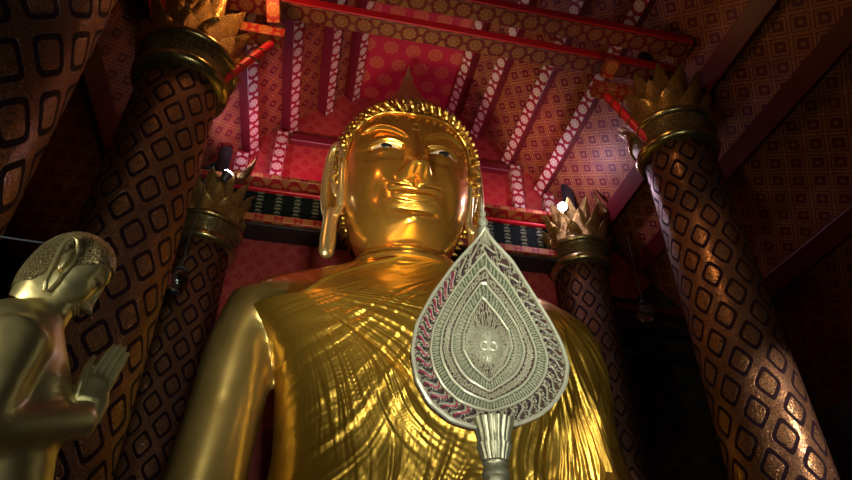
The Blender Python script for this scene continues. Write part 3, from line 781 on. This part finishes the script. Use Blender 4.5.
# fold fields: gathered at the left shoulder (viewer's right) and fanning from the right armpit
def nz1(t, seed, n=400):
    r = np.random.default_rng(seed).normal(size=n); i = np.floor(t).astype(int); f = t-np.floor(t); f = f*f*(3-2*f)
    return r[i % n]*(1-f)+r[(i+1) % n]*f
def fold(cx, cz_, freq, seed, stretch=.5):
    dx = X-cx; dz = Zg-cz_; an = np.arctan2(dz, dx); rr = np.hypot(dx, dz)
    warp = .03*nz1(rr*stretch+7*nz1(an*3+50, seed+9)*.12+20, seed+3)
    h = 0
    for k, am in ((1, .55), (2.1, .4), (4.3, .22)):
        h = h+am*nz1((an+warp)*freq*k+100+3*nz1(rr*.5+30, seed+int(k*7)), seed+int(k*11))
    return h, rr
A1, r1 = fold(4.6, 9.8, 30, 1); A2, r2 = fold(-.4, 7.5, 30, 5); A3, r3 = fold(1.6, -.5, 26, 8)
w2 = np.exp(-((X-1.6)/1.6)**2-((Zg-5.4)/1.5)**2)*1.1
w3 = np.exp(-((X-2.6)/1.8)**2-((Zg-2.9)/1.1)**2)*1.0
w1 = .50+.9*smoothstep(3.6, 5.2, X)*smoothstep(8.2, 6.0, Zg)
calm = smoothstep(-.6, 1.2, X-.2+.0*Zg)*.9+.1
lowleft = smoothstep(.2, 2.0, X+ (Zg-3.2)*.35)
amp = .036*smoothstep(9.0, 7.2, Zg+.0*X)*(.25+.75*calm)+.012
w1 = w1*(1-.6*np.clip(w2+w3, 0, 1))
H = (A1*w1+A2*w2*.9+A3*w3*.9)*amp
# hanging pleats on the right hand side
ple = np.sin((X-.05*(8-Zg)*(X-3))*7.5+1.2*nz1(Zg*.6+10, 31))*.5+.5
H += .07*ple**2*smoothstep(4.6, 5.8, X)*smoothstep(6.9, 5.0, Zg)
nx = np.sin(Ag); ny = -np.cos(Ag)
Xr = X+nx*H*front_w*.6; Yr = Y+ny*H*1.0*front_w
V = np.stack([Xr, Yr, Zg], -1).reshape(-1, 3); F = grid_faces(nz, na)
xline = np.interp(rz, [-1, 5.5, 6.8, 7.3, 7.7, 8.2, 8.6, 9.0, 9.3], [-9, -9, -9, -.18, .18, .75, 1.25, 2.2, 3.4])
keep = (X >= xline[:, None]).reshape(-1); F = F[keep[F].all(1)]
mb = MB(); mb.add(V.tolist(), F.tolist()); rb = mb.build('robe', 'robe', st, ang=180)
so = rb.modifiers.new('thickness', 'SOLIDIFY'); so.thickness = .04; so.offset = -1
# rolled robe edge
idx = [(i, np.argmax((X[i] >= xline[i]) & (np.cos(a) > 0))) for i in range(nz) if rz[i] > 7.0]
pts = [(Xr[i, j], Yr[i, j]-.005, rz[i]) for i, j in idx][::6]
MB().tube(pts, .045, 8).build('robe_hem', 'robe', rb)
# pedestal
t = thing('statue_pedestal', (CX, 12.4, FLOOR), 'lotus-moulded gilded base beneath the seated statue', 'pedestal')
MB().lathe([(1, 0), (1, .12), (.93, .16), (.95, .30)], (0, 0, 0), 96).v
def ped(z0, z1, s0, s1):
    mb = MB().lathe([(s0, z0), (s0*1.01, (z0+z1)/2), (s1, z1)], (0, 0, 0), 96); mb.v = [(CX+x*4.9, 12.7+y*4.6, z) for x, y, z in mb.v]; return mb
ped(FLOOR, FLOOR+.25, .93, .90).build('base_step', 'ring', t); ped(FLOOR+.25, -1.15, .88, .84).build('lotus_seat', 'relief', t)

# ------------------------------------------------------------------ ceremonial fan
FY = 4.2
FT = thing('talipot_fan', tuple(at(492, 470, FY)), 'tall leaf-shaped silver-gilt ceremonial fan on a fluted handle, before the robed chest', 'ceremonial fan')
outline = [(484,227),(491,239),(512,261),(534,296),(552,325),(563,347),(568.5,366),(566,386),(556,403),(540,417),(519,426),(494,430),(472,429),(450,422),(428,404),(415,380),(410.5,352),(415,325),(431,295),(453,265),(476,240)]
O = np.array([tuple(at(u, v, FY)) for u, v in outline])[:, [0, 2]]
def closed_smooth(P, n):
    P = np.vstack([P, P[:1]]); d = np.r_[0, np.cumsum(np.hypot(*np.diff(P, axis=0).T))]
    t = np.linspace(0, d[-1], n, endpoint=False); q = np.stack([np.interp(t, d, P[:, 0]), np.interp(t, d, P[:, 1])], 1)
    for _ in range(int(n/30)):
        q2 = (np.roll(q, 1, 0)+2*q+np.roll(q, -1, 0))/4; q2[0] = q[0]; q = q2
    return q
NP = 360
O = closed_smooth(O, NP)
cen = np.array(tuple(at(487, 345, FY)))[[0, 2]]
inner_px = [(482,298),(497,316),(508,332),(511,348),(505,364),(489,381),(473,366),(464,350),(464,335),(470,318)]
I = closed_smooth(np.array([tuple(at(u, v, FY)) for u, v in inner_px])[:, [0, 2]], NP)
ang_ = lambda P: np.unwrap(np.arctan2(P[:, 0]-cen[0], P[:, 1]-cen[1]))
# re-sample both curves by angle about the centre
TA = np.linspace(0, 2*PI, NP, endpoint=False)
def by_angle(P):
    a_ = np.mod(np.arctan2(P[:, 0]-cen[0], P[:, 1]-cen[1]), 2*PI); r_ = np.hypot(P[:, 0]-cen[0], P[:, 1]-cen[1]); o_ = np.argsort(a_)
    a_ = np.r_[a_[o_][-1]-2*PI, a_[o_], a_[o_][0]+2*PI]; r_ = np.r_[r_[o_][-1], r_[o_], r_[o_][0]]; return np.interp(TA, a_, r_)
RO, RI = by_angle(O), by_angle(I)
def fan_r(t, i=None):      # t: 0 centre .. .42 inner field .. 1 edge
    r = np.where(t < .42, RI*(t/.42), RI+(RO-RI)*((t-.42)/.58)); return r if i is None else r[i % NP]
def fan_p(t, th, y):
    f = (th/(2*PI)*NP) % NP; i = int(f); fr = f-i; ro = RO[i]*(1-fr)+RO[(i+1) % NP]*fr; ri = RI[i]*(1-fr)+RI[(i+1) % NP]*fr
    r = ri*(t/.42) if t < .42 else ri+(ro-ri)*((t-.42)/.58)
    return (cen[0]+r*math.sin(th), y, cen[1]+r*math.cos(th))
def fan_band(t0, t1, y0, prof, name, mat, lab=None):
    # prof: list of (s 0..1, forward height)
    V = []; F = []; n = len(prof)
    for s_, h in prof:
        for k in range(NP): V.append(fan_p(t0+(t1-t0)*s_, TA[k], y0-h))
    for i in range(n-1):
        for k in range(NP): k2 = (k+1) % NP; F.append((i*NP+k, i*NP+k2, (i+1)*NP+k2, (i+1)*NP+k))
    ob = MB().add(V, F).build(name, mat, FT)
    if lab: ob['label'] = lab
    return ob
def ridge(t0, t1, h, name='ridge', mat='fanrim'): return fan_band(t0, t1, FY, [(0, -.004), (0.05, h*.7), (.5, h), (.95, h*.7), (1, -.004)], name, mat)
# body plate
V = []; F = []
for y, tt in ((FY, 1.0), (FY+.05, 1.0)):
    for k in range(NP): V.append(fan_p(tt, TA[k], y))
F = [tuple(range(NP)), tuple(range(2*NP-1, NP-1, -1))]+[(k, k+NP, (k+1) % NP+NP, (k+1) % NP) for k in range(NP)]
MB().add(V, F).build('blade', 'fanbase', FT, ang=30)
ridge(.965, 1.005, .035, 'rim'); ridge(.775, .80, .022); ridge(.665, .69, .020); ridge(.545, .57, .020); ridge(.415, .44, .022)
def motif_band(name, mat, n, t0, t1, fn, y=FY-.002, th=.012):
    # n relief motifs; fn(s) gives polylines [(du, dt, half width)] in cell units
    mb = MB()
    for k in range(n):
        for line in fn(k):
            V = []; F = []; m = len(line)
            for (du, dt, hw_) in line:
                th_ = (k+du)/n*2*PI; t_ = t0+(t1-t0)*dt
                for s_ in (-1, 1): V.append((th_, t_, s_*hw_))
            P3 = []
            pc = [np.array(fan_p(V[2*i][1], V[2*i][0], 0)) for i in range(m)]
            for i in range(m):
                tg = pc[min(i+1, m-1)]-pc[max(i-1, 0)]; tg = tg/(np.linalg.norm(tg)+1e-9); nn = np.array((tg[2], 0, -tg[0])); hw_ = line[i][2]
                c0 = pc[i]; P3 += [tuple(c0+nn*hw_+np.array((0, y, 0))), tuple(c0+np.array((0, y-th, 0))), tuple(c0-nn*hw_+np.array((0, y, 0)))]
            for i in range(m-1):
                a_ = 3*i; F += [(a_, a_+1, a_+4, a_+3), (a_+1, a_+2, a_+5, a_+4)]
            mb.add(P3, F)
    ob = mb.build(name, mat, FT, ang=180); return ob
def scurve(o=0., w=.010, flip=1):
    out = []
    for i in range(13):
        s_ = i/12; out.append((.5+o+flip*.42*math.sin((s_-.5)*2*PI*.85), s_, w*(math.sin(PI*s_)**.6)*(1.2-.5*s_)+.0012))
    return out
def curl(cu, ct, r, w, turns=1.1, ph=0):
    return [(cu+r*(1-.75*i/12)*math.cos(ph+turns*2*PI*i/12), ct+r*1.25*(1-.75*i/12)*math.sin(ph+turns*2*PI*i/12), w*(1-.5*i/12)) for i in range(13)]
# outer band of curling flames on dark and red glass
motif_band('flame_scrolls', 'fangold', 38, .805, .965, lambda k: [scurve(0, .011), curl(.15, .68, .26, .005, ph=.5), curl(.86, .30, .24, .005, ph=3.4), [(.1, .95, .004), (.3, .8, .007), (.5, .97, .004)], [(.62, .02, .005), (.8, .12, .006), (.98, .03, .004)]])
motif_band('dark_inlay_scrolls', 'fandark', 38, .805, .965, lambda k: [[(du+.24, dt, hw_*.62) for du, dt, hw_ in scurve(0, .010)]], FY-.006, .004)
motif_band('red_inlay_scrolls', 'fanred', 38, .805, .965, lambda k: [[(du-.24, dt, hw_*.6) for du, dt, hw_ in scurve(0, .010)]] if 20 < k < 36 else [], FY-.010, .006)
# bead and leaf bands
def leafc(w): return lambda k: [[(.5, .05, w*.3), (.5, .35, w), (.5, .7, w*.75), (.5, 1.0, .001)], curl(.1, .35, .2, w*.35, ph=1), [(.0, .95, w*.5), (.12, .6, w*.3)], [(1.0, .95, w*.5), (.88, .6, w*.3)]]
fan_band(.69, .775, FY, [(0, .003), (1, .003)], 'green_ground', 'fangreen')
motif_band('leaf_band', 'fangold', 64, .69, .775, leafc(.009))
motif_band('scroll_band', 'fangold', 52, .57, .665, lambda k: [curl(.3, .5, .30, .006, 1.2, k), curl(.8, .5, .26, .006, 1.2, 2+k), [(.55, .1, .003), (.55, .9, .006)], [(.05, .2, .005), (.05, .8, .004)]])
fan_band(.44, .545, FY, [(0, .003), (1, .003)], 'green_ground', 'fangreen')
motif_band('petal_band', 'fangold', 48, .44, .545, leafc(.010))
motif_band('foliage_field', 'fangold', 26, .16, .415, lambda k: [curl(.3, .82, .22, .0045, 1.3, k), curl(.8, .80, .2, .0045, 1.3, 1+k), curl(.5, .52, .3, .005, 1.2, 2*k), curl(.1, .3, .35, .005, 1.1, k*1.7), [(.55, .1, .003), (.6, .4, .006), (.5, .62, .002)]])
# central medallion
t = MB()
def fp3(dx, dz, y=0): return (cen[0]+dx, FY+y, cen[1]+dz)
medal = MB().ell(fp3(0, 0, -.01), (.125, .03, .165)); mo = medal.build('medallion', 'fangold', FT)
mm = MB()
for sx in (-1, 1):
    mm.tube([fp3(sx*(.035+.030*math.cos(a_)), -.03+.034*math.sin(a_), -.045) for a_ in np.linspace(0, 2*PI*1.2, 24)], np.linspace(.012, .005, 24), 8)
    mm.tube([fp3(sx*.005, -.06, -.04), fp3(sx*.01, .03, -.045), fp3(sx*.02, .08, -.035), fp3(0, .12, -.02)], [.006, .012, .010, .003], 8)
mm.build('medallion_scrolls', 'fanrim', mo)
# finial spire
tp = Vector(fan_p(1.0, 0.0, FY+.02)); zt = at(484, 196, FY).z-tp.z
k = zt
MB().lathe([(.060, -.12), (.036, -.04), (.022, .0), (.046, .05*k), (.050, .14*k), (.020, .22*k), (.040, .28*k), (.040, .38*k), (.016, .45*k), (.030, .50*k), (.028, .58*k), (.010, .64*k), (.019, .69*k), (.010, .8*k), (.003, 1.0*k)], (at(484, 225, FY).x, FY+.02, tp.z), 20).build('spire', 'fangold', FT)
# fluted collar and handle
hb = at(493, 428, FY); 
def flute(r, z, a_): return r*(1+.10*abs(math.cos(8*a_))-.05)
MB().lathe([(.150, .05), (.138, .0), (.122, -.05), (.112, -.10), (.108, -.13)], tuple(hb), 84, fn=flute).build('collar_petals', 'collar', FT)
MB().lathe([(.122, -.125), (.112, -.16), (.098, -.20), (.090, -.235)], tuple(hb), 84, fn=flute).build('lower_petals', 'collar', FT)
MB().lathe([(.075, -.23), (.09, -.245), (.09, -.26), (.078, -.275), (.09, -.30), (.098, -.32), (.098, -.34), (.08, -.36), (.07, -.42), (.05, -1.2), (.05, hb.z*-1+FLOOR+.1)], tuple(hb), 40).build('handle', 'collar', FT)
MB().lathe([(.3, 0), (.3, .06), (.2, .1), (.08, .22)], (hb.x, hb.y, FLOOR), 40).build('foot', 'bronze', FT)

# ------------------------------------------------------------------ kneeling disciple statue (left foreground)
DO = Vector((-1.48, 3.5, 0)); DF = Vector((math.cos(math.radians(22)), math.sin(math.radians(22)), 0)); DN = Vector((-DF.y, DF.x, 0))  # DN away from camera
def Q(u, v, s=0.):          # point on the figure's middle plane, moved s metres towards the viewer
    p0 = DO-DN*s; return onplane(u, v, p0, DN)
pc = Q(64, 279); sc_px = (Q(76, 279)-Q(66, 279)).length/10
DT = thing('kneeling_disciple_statue', (pc.x-.3, pc.y-.1, FLOOR), 'brass statue of a kneeling worshipper in profile, palms pressed together, at left', 'statue')
Hs = 113*sc_px/5.5; ph = math.radians(27)
# head frame: local -Y -> forward DF, Z -> up tilted forward
fwd = (DF*math.cos(ph)-Vector((0, 0, 1))*math.sin(ph)); upv = (DF*math.sin(ph)+Vector((0, 0, 1))*math.cos(ph)); sidev = (-fwd).cross(upv)
Mh = Matrix.Identity(4)
for i in range(3): Mh[i][0] = sidev[i]*Hs*.92; Mh[i][1] = -fwd[i]*Hs*1.08; Mh[i][2] = upv[i]*Hs; Mh[i][3] = pc[i]
bd = MB()
sh = .30
neck0, neck1 = Q(50, 305), Q(20, 350)
bd.tube([Q(58, 290), Q(44, 315), Q(22, 345)], [.15, .13, .17], 20)
# torso leaning, shoulders, hips, thighs (kneeling)
bd.tube([Q(12, 345), Q(2, 390), Q(-10, 460), Q(-24, 540), Q(-32, 600)], [.26, .33, .29, .27, .30], 28)
for s_, in ((.36,), (-.36,)):
    el = Q(-26, 430, s_*1.0); shd = Q(14, 342, s_*.85); wr = Q(82, 421, s_*.2)
    bd.tube([Q(18, 345, s_*.4), shd, (shd+el)/2, el], [.17, .165, .14, .115], 20)
    bd.tube([el, (el*.55+wr*.45), wr, Q(84, 412, s_*.12)], [.12, .112, .10, .075], 20)
    bd.tube([Q(-34, 600, s_*.5), Q(60, 640, s_*.9), Q(110, 660, s_*1.0)], [.28, .22, .16], 20)
    bd.tube([Q(110, 660, s_*1.0), Q(0, 700, s_), Q(-70, 700, s_)], [.15, .14, .08], 16)
dbody = remesh(bd, .022, 6)
NOSE = .8; dh = build_head(150, 190); xform(dh, Mh); dbody.add(dh.v, dh.f)
db = dbody.build('body', 'bronze', DT, ang=180)
HLZ = [1.75, 1.8, 1.72, 1.5, 1.2, .8, .3, -.4, -1.7, -2.4]
hcap = build_haircap(90, 120, .10); xform(hcap, Mh); hcap.build('hair', 'dhair', DT, ang=180)
# ears
for sx in (-1, 1):
    def E(x, y, z): return Mh@Vector((sx*x, y, z))
    lp = [(1.98,-.15,-.6),(2.0,-.28,.1),(2.05,-.22,.8),(2.12,.05,1.25),(2.2,.4,1.15),(2.22,.55,.6),(2.2,.52,-.1),(2.15,.45,-.8),(2.1,.4,-1.5),(2.05,.2,-1.95),(2.0,-.02,-1.75),(1.98,-.12,-1.1),(1.98,-.15,-.6)]
    lp = [(x, y+(z+.3)*.34+.05, z) for x, y, z in lp]
    mb = MB().tube([E(*p) for p in lp], .13*Hs, 10); mb.tube([E(2.02, .1, -.5), E(2.1, .25, .1), E(2.08, .35, .5)], [.2*Hs, .3*Hs, .16*Hs], 10)
    mb.build('ear', 'bronze', DT, ang=180)
    e_ = MB().tube([Mh@Vector((sx*x, -1.60 if x < .8 else -1.46, z)) for x, z in ((.4, .5), (.82, .46), (1.25, .52))], [.03*Hs, .07*Hs, .03*Hs], 8); e_.build('closed_eye', 'black', DT)
# praying hands
wristc = Q(72, 405); 
for sgn in (1, -1):
    hm = MB(); s0 = .045*sgn
    def K(u, v, ds=0.): return Q(u, v, s0+ds)
    # palm
    hm.tube([K(84, 414), K(87, 399), K(94, 387)], [.095, .118, .085], 18, flat=.42, nrm=tuple(DN))
    hm.tube([K(76, 404), K(80, 392), K(86, 382)], [.06, .06, .035], 14, flat=.5, nrm=tuple(DN))
    hm.tube([K(94, 410), K(100, 400), K(104, 392)], [.05, .05, .03], 14, flat=.5, nrm=tuple(DN))
    fing = [((87,384),(97,368),(106,355),(114,346)), ((94,386),(103,370),(112,357),(120,346)), ((100,389),(108,374),(117,360),(125,348)), ((105,393),(113,379),(121,365),(128,354))]
    for f in fing:
        hm.tube([K(*p, 0) for p in f], [.021, .0185, .0175, .012], 10)
    hm.tube([K(77, 396, .02*sgn), K(81, 382, .03*sgn), K(87, 368, .02*sgn), K(94, 357, .01*sgn)], [.030, .024, .021, .014], 10)
    hd_ = remesh(hm, .006, 1); hd_.build('hand', 'bronze', DT, ang=180)
# its round plinth
MB().lathe([(.95, 0), (.95, .3), (.85, .38), (.9, .5)], (Q(10, 640).x, Q(10, 640).y, FLOOR), 48).build('plinth', 'ring', DT)
# thin cable behind the kneeling statue's head
tag(MB().tube([(-11.2, 3.4, 3.6), Q(-60, 227, -.3), Q(10, 238, -.3), Q(45, 243, -.3)], .006, 6).build('cable', 'wire'), 'thin cable stretched behind the kneeling statue\'s head', 'cable')
